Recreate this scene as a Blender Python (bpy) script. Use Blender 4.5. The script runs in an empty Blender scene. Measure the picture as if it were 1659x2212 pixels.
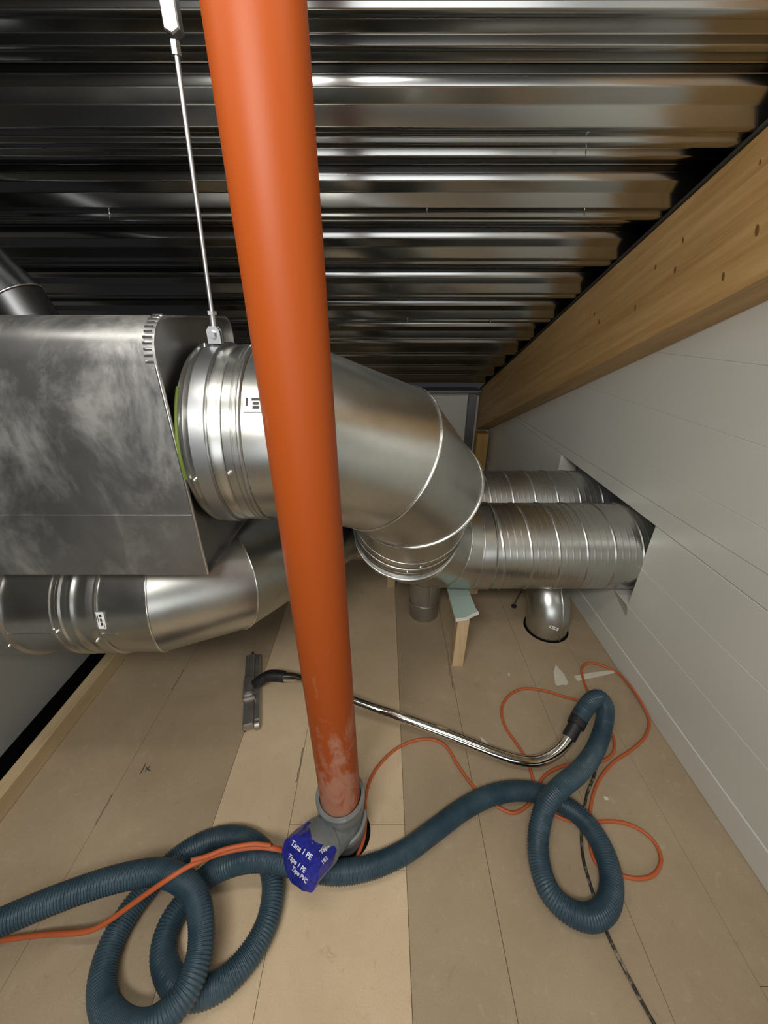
import bpy, bmesh, math, random
from mathutils import Vector, Matrix
random.seed(7)
SC = bpy.context.scene
COL = SC.collection

# ------------------------------------------------------------------ camera
H = 1.36                                   # eye height above the floor
F_PX = 831.0                               # focal length for a 1659 px wide frame
TH = math.atan(416.0 / 831.0)              # downward pitch
CT, ST = math.cos(TH), math.sin(TH)
cam = bpy.data.cameras.new('camera')
cam.sensor_fit = 'HORIZONTAL'
cam.sensor_width = 36.0
cam.lens = 36.0 * F_PX / 1659.0
cam.clip_start = 0.02
camo = bpy.data.objects.new('camera', cam)
COL.objects.link(camo)
camo.location = (0, 0, H)
camo.rotation_euler = (math.pi / 2 - TH, 0, 0)
SC.camera = camo

# ------------------------------------------------------------------ world, light, exposure
w = bpy.data.worlds.new('world'); SC.world = w
w.use_nodes = True
w.node_tree.nodes['Background'].inputs[0].default_value = (0.02, 0.02, 0.022, 1)
w.node_tree.nodes['Background'].inputs[1].default_value = 1.0
SC.view_settings.view_transform = 'Standard'
SC.view_settings.look = 'None'
SC.view_settings.exposure = 0.25
SC.view_settings.gamma = 1.0
SC.view_settings.use_curve_mapping = False

def area_light(name, loc, target, sx, sy, watts, color):
    l = bpy.data.lights.new(name, 'AREA')
    l.shape = 'RECTANGLE'; l.size = sx; l.size_y = sy
    l.energy = watts; l.color = color
    o = bpy.data.objects.new(name, l); COL.objects.link(o)
    o.location = loc
    d = Vector(target) - Vector(loc)
    o.rotation_euler = d.to_track_quat('-Z', 'Y').to_euler()
    return o
# unseen lights added for brightness: overhead lamp, flood behind the viewer, rear fill
area_light('added_lamp_light', (-0.25, 0.43, 1.99), (-0.25, 0.70, 0.3), 1.6, 0.12, 5.0, (1.0, 0.95, 0.87))  # added overhead lamp, set to give the box edge its highlight
area_light('added_flood', (-0.30, -0.55, 1.98), (0.05, 1.3, 1.05), 0.9, 0.34, 24.0, (1.0, 0.96, 0.90))  # added flood, brightens the ducts and the far floor
area_light('rear_fill', (0.05, -1.9, 1.05), (0.15, 1.0, 0.95), 2.0, 0.90, 12.0, (0.98, 0.99, 1.0))  # added fill, no opening is modelled behind

# ------------------------------------------------------------------ helpers
def tag(o, label=None, cat=None, group=None, kind=None):
    if label: o['label'] = label
    if cat: o['category'] = cat
    if group: o['group'] = group
    if kind: o['kind'] = kind
    return o

def empty(name, loc=(0, 0, 0)):
    o = bpy.data.objects.new(name, None); COL.objects.link(o)
    o.location = loc; o.empty_display_size = 0.05
    return o

def link(name, me, mat, parent=None):
    o = bpy.data.objects.new(name, me); COL.objects.link(o)
    if mat is not None and len(me.materials) == 0: me.materials.append(mat)
    if parent is not None:
        o.parent = parent
        p = parent; off = Vector((0, 0, 0))
        while p is not None:
            off += p.location; p = p.parent
        o.location = -off                   # meshes are given in world coordinates
    return o

def mesh(name, verts, faces, mat, parent=None, smooth=False, sharp=None):
    me = bpy.data.meshes.new(name)
    me.from_pydata([tuple(v) for v in verts], [], faces)
    me.update()
    bm = bmesh.new(); bm.from_mesh(me)
    bmesh.ops.recalc_face_normals(bm, faces=bm.faces)
    if smooth:
        for f in bm.faces: f.smooth = True
        if sharp:
            for e in bm.edges:
                if len(e.link_faces) == 2 and e.calc_face_angle(0) > sharp: e.smooth = False
    bm.to_mesh(me); bm.free()
    return link(name, me, mat, parent)

def box(name, lo, hi, mat, parent=None, bev=0.0, seg=1):
    bm = bmesh.new()
    bmesh.ops.create_cube(bm, size=1.0)
    for v in bm.verts:
        v.co = Vector([(lo[i] + hi[i]) / 2 + v.co[i] * (hi[i] - lo[i]) for i in range(3)])
    if bev > 0:
        bmesh.ops.bevel(bm, geom=list(bm.edges), offset=bev, segments=seg, affect='EDGES', profile=0.5)
    me = bpy.data.meshes.new(name); bm.to_mesh(me); bm.free()
    return link(name, me, mat, parent)

def prism(name, pts, a, b, mat, parent=None, axis='X', chamfer=0.0):
    """polygon pts in the other two axes, extruded from a to b along axis; a-side edges chamfered"""
    def mk(p, t):
        if axis == 'X': return (t, p[0], p[1])
        if axis == 'Y': return (p[0], t, p[1])
        return (p[0], p[1], t)
    n = len(pts)
    cx = sum(p[0] for p in pts) / n; cy = sum(p[1] for p in pts) / n
    verts, faces = [], []
    rings = []
    if chamfer > 0:
        inn = []
        for i in range(n):
            p0 = Vector(pts[i - 1]); p1 = Vector(pts[i]); p2 = Vector(pts[(i + 1) % n])
            d1 = (p1 - p0).normalized(); d2 = (p2 - p1).normalized()
            n1 = Vector((-d1.y, d1.x)); n2 = Vector((-d2.y, d2.x))
            if n1.dot(Vector((cx, cy)) - p1) < 0: n1 = -n1
            if n2.dot(Vector((cx, cy)) - p1) < 0: n2 = -n2
            k = (n1 + n2) / max(0.3, 1 + n1.dot(n2))
            inn.append(p1 + k * chamfer)
        s = 1 if b > a else -1
        rings = [[mk(p, a) for p in inn], [mk(p, a + s * chamfer) for p in pts], [mk(p, b) for p in pts]]
    else:
        rings = [[mk(p, a) for p in pts], [mk(p, b) for p in pts]]
    for r in rings: verts += r
    for k in range(len(rings) - 1):
        for i in range(n):
            j = (i + 1) % n
            faces.append((k * n + i, k * n + j, (k + 1) * n + j, (k + 1) * n + i))
    faces.append(tuple(range(n)))
    faces.append(tuple(range((len(rings) - 1) * n, len(rings) * n)))
    return mesh(name, verts, faces, mat, parent)

def frames(pts):
    """parallel transport frames along a polyline"""
    n = len(pts); T = []
    for i in range(n):
        a = pts[max(0, i - 1)]; b = pts[min(n - 1, i + 1)]
        T.append((b - a).normalized())
    t = T[0]
    u = Vector((0, 0, 1)) if abs(t.z) < 0.9 else Vector((1, 0, 0))
    u = (u - t * u.dot(t)).normalized()
    out = []
    for i in range(n):
        t = T[i]
        u = (u - t * u.dot(t)).normalized()
        out.append((t, u, t.cross(u)))
    return out

def tube(name, pts, rad, mat, parent=None, n=16, cap=True, sharp=None, smooth=True):
    pts = [Vector(p) for p in pts]
    R = rad if isinstance(rad, (list, tuple)) else [rad] * len(pts)
    fr = frames(pts)
    verts, faces = [], []
    for p, r, (t, u, v) in zip(pts, R, fr):
        for k in range(n):
            a = 2 * math.pi * k / n
            verts.append(p + (u * math.cos(a) + v * math.sin(a)) * r)
    for i in range(len(pts) - 1):
        for k in range(n):
            l = (k + 1) % n
            faces.append((i * n + k, i * n + l, (i + 1) * n + l, (i + 1) * n + k))
    if cap:
        faces.append(tuple(range(n))); faces.append(tuple(range((len(pts) - 1) * n, len(pts) * n)))
    return mesh(name, verts, faces, mat, parent, smooth, sharp if sharp else math.radians(50))

def rod(name, a, b, r, mat, parent=None, n=16):
    return tube(name, [a, b], r, mat, parent, n)

def lathe(name, a, axis, prof, mat, parent=None, n=48, sharp=math.radians(35), cap=False):
    """prof: (distance along axis, radius)"""
    a = Vector(a); t = Vector(axis).normalized()
    u = Vector((0, 0, 1)) if abs(t.z) < 0.9 else Vector((0, 1, 0))
    u = (u - t * u.dot(t)).normalized(); v = t.cross(u)
    verts, faces = [], []
    for d, r in prof:
        for k in range(n):
            an = 2 * math.pi * k / n
            verts.append(a + t * d + (u * math.cos(an) + v * math.sin(an)) * r)
    for i in range(len(prof) - 1):
        for k in range(n):
            l = (k + 1) % n
            faces.append((i * n + k, i * n + l, (i + 1) * n + l, (i + 1) * n + k))
    if cap:
        faces.append(tuple(range(n))); faces.append(tuple(range((len(prof) - 1) * n, len(prof) * n)))
    return mesh(name, verts, faces, mat, parent, True, sharp)

def spline(ctrl, step):
    """centripetal Catmull-Rom through ctrl, resampled at equal arc length"""
    c = [Vector(p) for p in ctrl]
    c = [c[0] * 2 - c[1]] + c + [c[-1] * 2 - c[-2]]
    dense = []
    for i in range(1, len(c) - 2):
        p0, p1, p2, p3 = c[i - 1:i + 3]
        t0 = 0.0
        t1 = t0 + max(1e-4, (p1 - p0).length) ** 0.5
        t2 = t1 + max(1e-4, (p2 - p1).length) ** 0.5
        t3 = t2 + max(1e-4, (p3 - p2).length) ** 0.5
        for k in range(24):
            t = t1 + (t2 - t1) * k / 24
            A1 = p0 * ((t1 - t) / (t1 - t0)) + p1 * ((t - t0) / (t1 - t0))
            A2 = p1 * ((t2 - t) / (t2 - t1)) + p2 * ((t - t1) / (t2 - t1))
            A3 = p2 * ((t3 - t) / (t3 - t2)) + p3 * ((t - t2) / (t3 - t2))
            B1 = A1 * ((t2 - t) / (t2 - t0)) + A2 * ((t - t0) / (t2 - t0))
            B2 = A2 * ((t3 - t) / (t3 - t1)) + A3 * ((t - t1) / (t3 - t1))
            dense.append(B1 * ((t2 - t) / (t2 - t1)) + B2 * ((t - t1) / (t2 - t1)))
    dense.append(c[-2])
    L = [0.0]
    for a, b in zip(dense, dense[1:]): L.append(L[-1] + (b - a).length)
    n = max(2, int(L[-1] / step))
    out = []; j = 0
    for k in range(n + 1):
        s = L[-1] * k / n
        while j < len(L) - 2 and L[j + 1] < s: j += 1
        q = (s - L[j]) / max(1e-9, L[j + 1] - L[j])
        out.append(dense[j].lerp(dense[j + 1], min(1, max(0, q))))
    return out

def at(u, v, z):
    """point at height z seen along the photograph's pixel (survey helper)"""
    a = (u - 829.5) / F_PX; b = (1106 - v) / F_PX
    d = Vector((a, CT + b * ST, -ST + b * CT))
    return Vector((0, 0, H)) + d * ((z - H) / d.z)
def at_x(u, v, X):
    a = (u - 829.5) / F_PX; b = (1106 - v) / F_PX
    d = Vector((a, CT + b * ST, -ST + b * CT))
    return Vector((0, 0, H)) + d * (X / d.x)
def at_y(u, v, Y):
    a = (u - 829.5) / F_PX; b = (1106 - v) / F_PX
    d = Vector((a, CT + b * ST, -ST + b * CT))
    return Vector((0, 0, H)) + d * (Y / d.y)

# ------------------------------------------------------------------ materials
class NT:
    def __init__(s, name):
        s.m = bpy.data.materials.new(name); s.m.use_nodes = True
        s.t = s.m.node_tree; s.b = s.t.nodes['Principled BSDF']
    def n(s, kind, **kw):
        x = s.t.nodes.new(kind)
        for k, v in kw.items(): setattr(x, k, v)
        return x
    def l(s, a, b): s.t.links.new(a, b)
    def coord(s, scale=(1, 1, 1), rot=(0, 0, 0), src='Object'):
        c = s.n('ShaderNodeTexCoord'); m = s.n('ShaderNodeMapping')
        m.inputs['Scale'].default_value = scale; m.inputs['Rotation'].default_value = rot
        s.l(c.outputs[src], m.inputs['Vector']); return m.outputs['Vector']
    def noise(s, vec, scale, detail=4, rough=0.55, dist=0.0):
        x = s.n('ShaderNodeTexNoise')
        x.inputs['Scale'].default_value = scale; x.inputs['Detail'].default_value = detail
        x.inputs['Roughness'].default_value = rough; x.inputs['Distortion'].default_value = dist
        s.l(vec, x.inputs['Vector']); return x.outputs['Fac']
    def ramp(s, fac, stops):
        r = s.n('ShaderNodeValToRGB'); e = r.color_ramp.elements
        e[0].position, e[0].color = stops[0][0], stops[0][1]
        e[1].position, e[1].color = stops[1][0], stops[1][1]
        for p, c in stops[2:]:
            k = e.new(p); k.color = c
        s.l(fac, r.inputs['Fac']); return r.outputs['Color']
    def mix(s, fac, a, b, blend='MIX'):
        x = s.n('ShaderNodeMix', data_type='RGBA', blend_type=blend)
        for sock, val in ((x.inputs['Factor'], fac), (x.inputs['A'], a), (x.inputs['B'], b)):
            pass
        i = {k: [q for q in x.inputs if q.name == k and q.enabled][0] for k in ('Factor', 'A', 'B')}
        for k, val in (('Factor', fac), ('A', a), ('B', b)):
            if hasattr(val, 'is_output'): s.l(val, i[k])
            else: i[k].default_value = val
        return [q for q in x.outputs if q.enabled][0]
    def math(s, op, a, b=0.0):
        x = s.n('ShaderNodeMath', operation=op)
        for k, val in ((0, a), (1, b)):
            if hasattr(val, 'is_output'): s.l(val, x.inputs[k])
            else: x.inputs[k].default_value = val
        return x.outputs[0]
    def bump(s, h, strength, dist=0.002):
        x = s.n('ShaderNodeBump'); x.inputs['Strength'].default_value = strength
        x.inputs['Distance'].default_value = dist
        s.l(h, x.inputs['Height']); s.l(x.outputs['Normal'], s.b.inputs['Normal'])
    def set(s, col=None, rough=None, metal=None, spec=None):
        for k, v in (('Base Color', col), ('Roughness', rough), ('Metallic', metal), ('Specular IOR Level', spec)):
            if v is None: continue
            if hasattr(v, 'is_output'): s.l(v, s.b.inputs[k])
            elif k == 'Base Color': s.b.inputs[k].default_value = (*v, 1)
            else: s.b.inputs[k].default_value = v
        return s.m

def g(v, a=1.0): return (v, v, v, a)
def plain(name, col, rough=0.5, metal=0.0, spec=0.5):
    return NT(name).set(col, rough, metal, spec)

def metal_mat(name, col, r0, r1, scale=6.0, streak=(1, 1, 1), var=0.12, spangle=0.04):
    t = NT(name)
    vec = t.coord(streak)
    f = t.noise(vec, scale, 5, 0.6)
    c = t.ramp(f, [(0.3, (*[x * (1 - var) for x in col], 1)), (0.7, (*[min(1, x * (1 + var)) for x in col], 1))])
    vo = t.n('ShaderNodeTexVoronoi'); vo.inputs['Scale'].default_value = 90
    t.l(t.coord(), vo.inputs['Vector'])
    c2 = t.mix(spangle, c, vo.outputs['Color'], 'MULTIPLY')
    r = t.n('ShaderNodeMapRange')
    r.inputs['To Min'].default_value = r0; r.inputs['To Max'].default_value = r1
    t.l(f, r.inputs['Value'])
    t.bump(t.noise(t.coord(), 3.0, 2), 0.12, 0.01)
    return t.set(c2, r.outputs[0], 1.0)

M = {}
M['galv'] = metal_mat('galvanised_steel', (0.54, 0.55, 0.53), 0.24, 0.36)
M['galv_dull'] = metal_mat('dull_galvanised_steel', (0.50, 0.505, 0.50), 0.32, 0.46, 5.0, (1, 1, 1), 0.15)
M['galv_bright'] = plain('bright_zinc_edge', (0.86, 0.88, 0.87), 0.22, 1.0)
def deck_mat():
    t = NT('roof_deck_steel')
    f = t.noise(t.coord((0.2, 2, 2)), 3.0, 3)
    c = t.ramp(f, [(0.3, (0.38, 0.385, 0.375, 1)), (0.7, (0.45, 0.455, 0.445, 1))])
    r = t.n('ShaderNodeMapRange'); r.inputs['To Min'].default_value = 0.13; r.inputs['To Max'].default_value = 0.22
    t.l(f, r.inputs['Value'])
    return t.set(c, r.outputs[0], 1.0)
M['deck'] = deck_mat()
M['chrome'] = plain('chromed_steel', (0.72, 0.70, 0.64), 0.10, 1.0)
M['zinc'] = plain('zinc_plated_steel', (0.52, 0.54, 0.56), 0.38, 1.0)
M['cast'] = metal_mat('cast_aluminium', (0.50, 0.48, 0.45), 0.45, 0.6, 25.0)
M['black'] = plain('black_rubber', (0.012, 0.012, 0.013), 0.5)
M['void'] = plain('void_black', (0.003, 0.003, 0.003), 0.9, 0, 0.1)  # near-black colour for gaps, holes and rib voids
M['dark_strip'] = plain('bitumen_strip', (0.045, 0.038, 0.03), 0.85, 0, 0.2)
M['screw'] = plain('screw_steel', (0.8, 0.8, 0.78), 0.25, 1.0)
M['paper'] = NT('torn_paper').set((0.62, 0.58, 0.47), 0.9)
M['white_label'] = plain('label_paper', (0.72, 0.72, 0.70), 0.55)
M['ink'] = plain('black_ink', (0.03, 0.03, 0.03), 0.6)
M['pencil'] = plain('pencil_line', (0.05, 0.04, 0.035), 0.8)
M['white_ink'] = plain('white_print', (0.75, 0.76, 0.82), 0.5)
M['gasket'] = plain('yellow_green_gasket', (0.10, 0.15, 0.012), 0.6)
M['plaster_green'] = plain('green_board_face', (0.34, 0.44, 0.40), 0.9)
M['plaster_core'] = plain('gypsum_core', (0.72, 0.70, 0.64), 0.95)
M['foam'] = plain('panel_core', (0.33, 0.29, 0.24), 0.9)

def box_sheet():
    t = NT('smeared_box_sheet')
    vec = t.coord()
    f = t.noise(vec, 4.0, 6, 0.65, 0.6)
    f2 = t.noise(t.coord((1, 1, 0.6)), 6.0, 9, 0.72, 0.35)
    base = t.ramp(f, [(0.3, g(0.28)), (0.7, g(0.42))])
    m = t.ramp(f2, [(0.45, g(0)), (0.63, g(0.75))])
    c = t.mix(m, base, (0.60, 0.60, 0.58, 1))
    r = t.n('ShaderNodeMapRange'); r.inputs['To Min'].default_value = 0.34; r.inputs['To Max'].default_value = 0.55
    t.l(m, r.inputs['Value'])
    t.bump(t.noise(t.coord(), 2.2, 2), 0.15, 0.02)
    return t.set(c, r.outputs[0], 0.92)
M['box'] = box_sheet()

def pipe_mat():
    t = NT('orange_drain_plastic')
    vec = t.coord((1, 1, 0.45))
    f = t.noise(vec, 24.0, 9, 0.72, 0.7)
    f2 = t.noise(t.coord((1, 1, 0.6)), 5.0, 5, 0.6, 0.5)
    sep = t.n('ShaderNodeSeparateXYZ'); c = t.n('ShaderNodeTexCoord'); t.l(c.outputs['Object'], sep.inputs[0])
    hgt = t.n('ShaderNodeMapRange')                       # plaster dust is rubbed onto the lower half of the pipe
    hgt.inputs['From Min'].default_value = 0.80; hgt.inputs['From Max'].default_value = 0.15
    hgt.inputs['To Min'].default_value = -0.14; hgt.inputs['To Max'].default_value = 0.20
    t.l(sep.outputs['Z'], hgt.inputs['Value'])
    s = t.math('ADD', t.math('ADD', t.math('MULTIPLY', f, 1.0), t.math('MULTIPLY', f2, 0.45)), hgt.outputs[0])
    m = t.ramp(s, [(0.74, g(0)), (0.92, g(0.72))])
    col = t.mix(m, (0.32, 0.060, 0.008, 1), (0.42, 0.23, 0.165, 1))
    rr = t.n('ShaderNodeMapRange'); rr.inputs['To Min'].default_value = 0.46; rr.inputs['To Max'].default_value = 0.75
    t.l(m, rr.inputs['Value'])
    return t.set(col, rr.outputs[0], 0.0, 0.22)
M['pipe'] = pipe_mat()

def grey_plastic():
    t = NT('grey_drain_plastic')
    f = t.noise(t.coord(), 18.0, 7, 0.65, 0.5)
    c = t.ramp(f, [(0.35, (0.135, 0.15, 0.155, 1)), (0.62, (0.20, 0.215, 0.215, 1)), (0.78, (0.36, 0.36, 0.34, 1))])
    return t.set(c, 0.42, 0, 0.5)
M['grey_plastic'] = grey_plastic()

def tape_mat():
    t = NT('blue_printed_tape')
    f = t.noise(t.coord(), 55.0, 3, 0.5, 1.0)
    c = t.ramp(f, [(0.3, (0.008, 0.012, 0.16, 1)), (0.7, (0.022, 0.030, 0.36, 1))])
    t.bump(f, 0.5, 0.004)
    return t.set(c, 0.32, 0, 0.5)
M['tape'] = tape_mat()

def wood_mat(name, a, b, grain=(1, 1, 1), rot=(0, 0, 0), scale=3.0, rough=0.6):
    t = NT(name)
    sc_n = t.n('ShaderNodeMapping'); sc_n.inputs['Scale'].default_value = grain
    t.l(t.coord((1, 1, 1), rot), sc_n.inputs['Vector']); vec = sc_n.outputs['Vector']
    f = t.noise(vec, scale, 6, 0.6, 0.6)
    f2 = t.noise(vec, scale * 6, 4, 0.6, 0.3)
    s = t.math('ADD', t.math('MULTIPLY', f, 0.75), t.math('MULTIPLY', f2, 0.25))
    c = t.ramp(s, [(0.34, (*a, 1)), (0.66, (*b, 1))])
    t.bump(f2, 0.12, 0.002)
    return t.set(c, rough, 0, 0.35)
SLOPE = math.atan(0.394)
M['beam'] = wood_mat('glulam_spruce', (0.36, 0.205, 0.07), (0.54, 0.34, 0.14), (16, 0.9, 16), (SLOPE, 0, 0), 1.6, 0.5)
M['knot'] = plain('wood_knot', (0.16, 0.075, 0.02), 0.6)
M['pine'] = wood_mat('raw_pine', (0.50, 0.36, 0.20), (0.64, 0.48, 0.29), (14, 14, 1.2), (0, 0, 0), 2.0, 0.75)
M['batten'] = wood_mat('batten_pine', (0.46, 0.34, 0.19), (0.58, 0.45, 0.27), (16, 1.0, 16), (0, 0, 0), 1.6, 0.75)
M['post_amber'] = wood_mat('amber_post', (0.40, 0.24, 0.07), (0.52, 0.33, 0.12), (14, 14, 1.2), (0, 0, 0), 2.0, 0.55)

def floor_mat(name, k):
    t = NT(name)
    vec = t.coord()
    f = t.noise(vec, 2.6, 6, 0.62, 0.4)
    f2 = t.noise(vec, 320.0, 3, 0.6)
    f3 = t.noise(vec, 26.0, 7, 0.72, 0.8)
    a = (0.40 * k, 0.305 * k, 0.195 * k, 1); b = (0.50 * k, 0.395 * k, 0.265 * k, 1)
    c = t.ramp(f, [(0.32, a), (0.7, b)])
    c = t.mix(t.ramp(f2, [(0.35, g(0.0)), (0.75, g(0.30))]), c, (0.24 * k, 0.18 * k, 0.115 * k, 1))
    c = t.mix(t.ramp(f3, [(0.56, g(0.0)), (0.74, g(0.28))]), c, (0.56, 0.50, 0.40, 1))
    c = t.mix(t.ramp(f3, [(0.24, g(0.5)), (0.40, g(0.0))]), c, (0.20, 0.145, 0.09, 1))
    t.bump(f2, 0.15, 0.001)
    return t.set(c, 0.62, 0, 0.3)
M['floor_a'] = floor_mat('chipboard_tan', 0.88)
M['floor_b'] = floor_mat('chipboard_pale', 1.42)
M['dirt'] = plain('floor_dirt', (0.19, 0.15, 0.10), 0.9)
M['subfloor'] = plain('dark_joint', (0.05, 0.035, 0.02), 0.9)

def wall_mat():
    t = NT('white_coated_panel')
    f = t.noise(t.coord(), 1.4, 3)
    c = t.ramp(f, [(0.3, (0.60, 0.60, 0.545, 1)), (0.7, (0.65, 0.65, 0.595, 1))])
    t.bump(t.noise(t.coord((1, 0.15, 1)), 60.0, 2), 0.02, 0.002)
    return t.set(c, 0.30, 0, 0.5)
M['wall'] = wall_mat()
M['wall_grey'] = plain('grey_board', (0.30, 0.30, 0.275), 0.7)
M['steel_grey'] = metal_mat('grey_angle', (0.22, 0.23, 0.24), 0.45, 0.6)
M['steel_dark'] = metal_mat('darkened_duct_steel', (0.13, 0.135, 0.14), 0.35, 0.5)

def hose_mat():
    t = NT('blue_corrugated_hose')
    f = t.noise(t.coord(), 14.0, 5, 0.6)
    c = t.ramp(f, [(0.35, (0.020, 0.047, 0.070, 1)), (0.7, (0.046, 0.084, 0.108, 1))])
    return t.set(c, 0.42, 0, 0.45)
M['hose'] = hose_mat()
M['cord'] = plain('orange_cord_jacket', (0.48, 0.105, 0.030), 0.55)
def worn_black():
    t = NT('scuffed_black_cable')
    f = t.noise(t.coord(), 60.0, 4, 0.6)
    return t.set(t.ramp(f, [(0.5, (0.02, 0.018, 0.015, 1)), (0.62, (0.26, 0.21, 0.15, 1))]), 0.6)
M['cable'] = worn_black()

# ------------------------------------------------------------------ floor of chipboard sheets
X_WALL = 1.02
Y_BACK = 3.76
Y_REAR = -2.6
floor = box('floor', (-1.205, Y_REAR, -0.06), (X_WALL + 0.02, Y_BACK, -0.020), M['subfloor'])
tag(floor, 'tan chipboard floor boards running into the depth of the attic', None, None, 'structure')
XS = [-1.205, -0.869, -0.516, -0.284, 0.062, 0.290, 0.629, 0.858, X_WALL + 0.02]
joints = {0: [0.1, 2.2], 1: [-0.6, 1.9], 2: [0.2, 2.3], 3: [0.507, 0.615, 2.1], 4: [-0.5, 1.75], 5: [0.05, 2.4], 6: [-0.9, 1.85], 7: [0.3, 2.0]}
for i in range(8):
    ys = [Y_REAR] + joints[i] + [Y_BACK]
    for a, b in zip(ys, ys[1:]):
        gp = 0.0005
        mt = M['floor_b'] if i in (2, 3) else M['floor_a']
        box('board', (XS[i] + gp, a + gp, -0.019), (XS[i + 1] - gp, b - gp, random.uniform(-0.0006, 0.0)), mt, floor, 0.0006)
# pencil mark on the floor
def flat_stroke(name, pix, wpx, mat, parent, z=0.0008):
    ps = [at(u, v, z) for u, v in pix]
    verts, faces = [], []
    for i, p in enumerate(ps):
        t = (ps[min(i + 1, len(ps) - 1)] - ps[max(i - 1, 0)]).normalized()
        nrm = Vector((-t.y, t.x, 0)) * wpx / 2
        verts += [p + nrm, p - nrm]
    for i in range(len(ps) - 1): faces.append((2 * i, 2 * i + 1, 2 * i + 3, 2 * i + 2))
    return mesh(name, verts, faces, mat, parent)
flat_stroke('pencil_mark', [(303, 1671), (309, 1661), (314, 1650)], 0.0030, M['pencil'], floor)
flat_stroke('pencil_mark', [(314, 1656), (319, 1661), (325, 1666)], 0.0026, M['pencil'], floor)
flat_stroke('pencil_mark', [(324, 1654), (319, 1661), (313, 1667)], 0.0026, M['pencil'], floor)
# dark dirt lines left in the board joints
for (u0, v0, u1, v1, wd) in [(397, 1447, 372, 1490, .004), (243, 1716, 205, 1783, .004), (655, 1615, 640, 1690, .004), (968, 1420, 978, 1490, .004)]:
    pts = [(u0 + (u1 - u0) * k / 8 + random.uniform(-1.5, 1.5), v0 + (v1 - v0) * k / 8) for k in range(9)]
    flat_stroke('dirt_line', pts, wd, M['dirt'], floor, 0.0005)

# floor gap with black membrane and grey board beyond it on the left
pit = box('trim_1', (-1.33, Y_REAR, -0.40), (-1.205, Y_BACK, -0.36), M['void'])  # gap bottom and sides are coloured flat near-black
tag(pit, 'black membrane in the gap along the left edge of the floor', None, None, 'structure')
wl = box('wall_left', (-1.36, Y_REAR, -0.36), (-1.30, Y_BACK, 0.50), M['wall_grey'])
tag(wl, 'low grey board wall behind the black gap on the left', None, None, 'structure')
box('lining', (-1.2995, Y_REAR, -0.36), (-1.296, Y_BACK, 0.035), M['void'], wl)
box('lining', (-1.212, Y_REAR, -0.36), (-1.206, Y_BACK, -0.002), M['void'], wl)
bt = box('floor_batten', (-1.205, -1.2, 0.0), (-1.160, 3.4, 0.066), M['batten'], None, 0.002)
tag(bt, 'pale pine batten along the left floor edge beside the black gap', 'batten')

# rear and far-left enclosure
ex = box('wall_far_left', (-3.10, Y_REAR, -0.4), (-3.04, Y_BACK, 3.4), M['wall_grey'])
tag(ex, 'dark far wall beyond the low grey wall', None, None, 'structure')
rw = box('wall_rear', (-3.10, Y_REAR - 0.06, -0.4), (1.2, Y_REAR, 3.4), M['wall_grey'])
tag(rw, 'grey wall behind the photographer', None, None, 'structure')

# ------------------------------------------------------------------ roof plane, beam, right wall
TA = 0.394
SLC, SLS = math.cos(SLOPE), math.sin(SLOPE)
def roof_z(y): return 1.774 + (1.205 - y) * TA
Y0D = 1.223
def deck_pt(s, n):
    y = Y0D + s * SLC + n * SLS
    return y, roof_z(Y0D) - s * SLS + n * SLC
PER = 0.254 / SLC
PROF = [(0.0, 0.0), (0.014, 0.0), (0.020, 0.009), (0.036, 0.009), (0.042, 0.0), (0.058, 0.0),
        (0.070, 0.072), (0.148, 0.072), (0.156, 0.057), (0.170, 0.057), (0.178, 0.072),
        (0.203, 0.072), (0.209, 0.054), (0.218, 0.038), (0.249, 0.028)]
ceil = empty('ceiling')
tag(ceil, 'sloping ceiling of bare galvanised trapezoidal steel decking', None, None, 'structure')
def deck_sheet(k0, k1, lap):
    pts = []
    for k in range(k0, k1):
        for s, n in PROF: pts.append(deck_pt(s + k * PER, n + lap))
    pts.append(deck_pt(k1 * PER, lap)); pts.append(deck_pt(k1 * PER + 0.012, lap))
    verts, faces = [], []
    # small rolled radius at each fold comes from a bevel below
    for x in (-3.04, 1.12):
        for y, z in pts: verts.append((x, y, z))
    n = len(pts)
    for i in range(n - 1): faces.append((i, i + 1, n + i + 1, n + i))
    me = bpy.data.meshes.new('deck_sheet'); me.from_pydata(verts, [], faces); me.update()
    bm = bmesh.new(); bm.from_mesh(me)
    es = [e for e in bm.edges if len(e.link_faces) == 2]
    bmesh.ops.bevel(bm, geom=es, offset=0.0022, segments=2, affect='EDGES', profile=0.5)
    for f in bm.faces: f.smooth = True
    for f in bm.faces:
        if f.normal.z > 0: f.normal_flip()
    bm.to_mesh(me); bm.free()
    o = link('deck_sheet', me, M['deck'], ceil)
    return o
ks = [-16, -13, -10, -7, -4, -1, 1, 4, 7, 9]
for i, (a, b) in enumerate(zip(ks, ks[1:])): deck_sheet(a, b, 0.0)
# screws that come through the deck
for (u, v, vl) in [(236, 458, 475), (922, 452, 473), (1263, 452, 471), (880, 692, 702), (1060, 692, 702), (1266, 318, 332)]:
    lo_n = 0
    a = (u - 829.5) / F_PX; b = (1106 - v) / F_PX
    d = Vector((a, CT + b * ST, -ST + b * CT))
    t = (roof_z(0) - H) / (d.z + TA * d.y)
    p = Vector((0, 0, H)) + d * t
    nn = Vector((0, -SLS, -SLC))
    tube('deck_screw', [p - nn * 0.02, p + nn * 0.012, p + nn * 0.020], [0.0022, 0.0020, 0.0008], M['screw'], ceil, 8)

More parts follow.
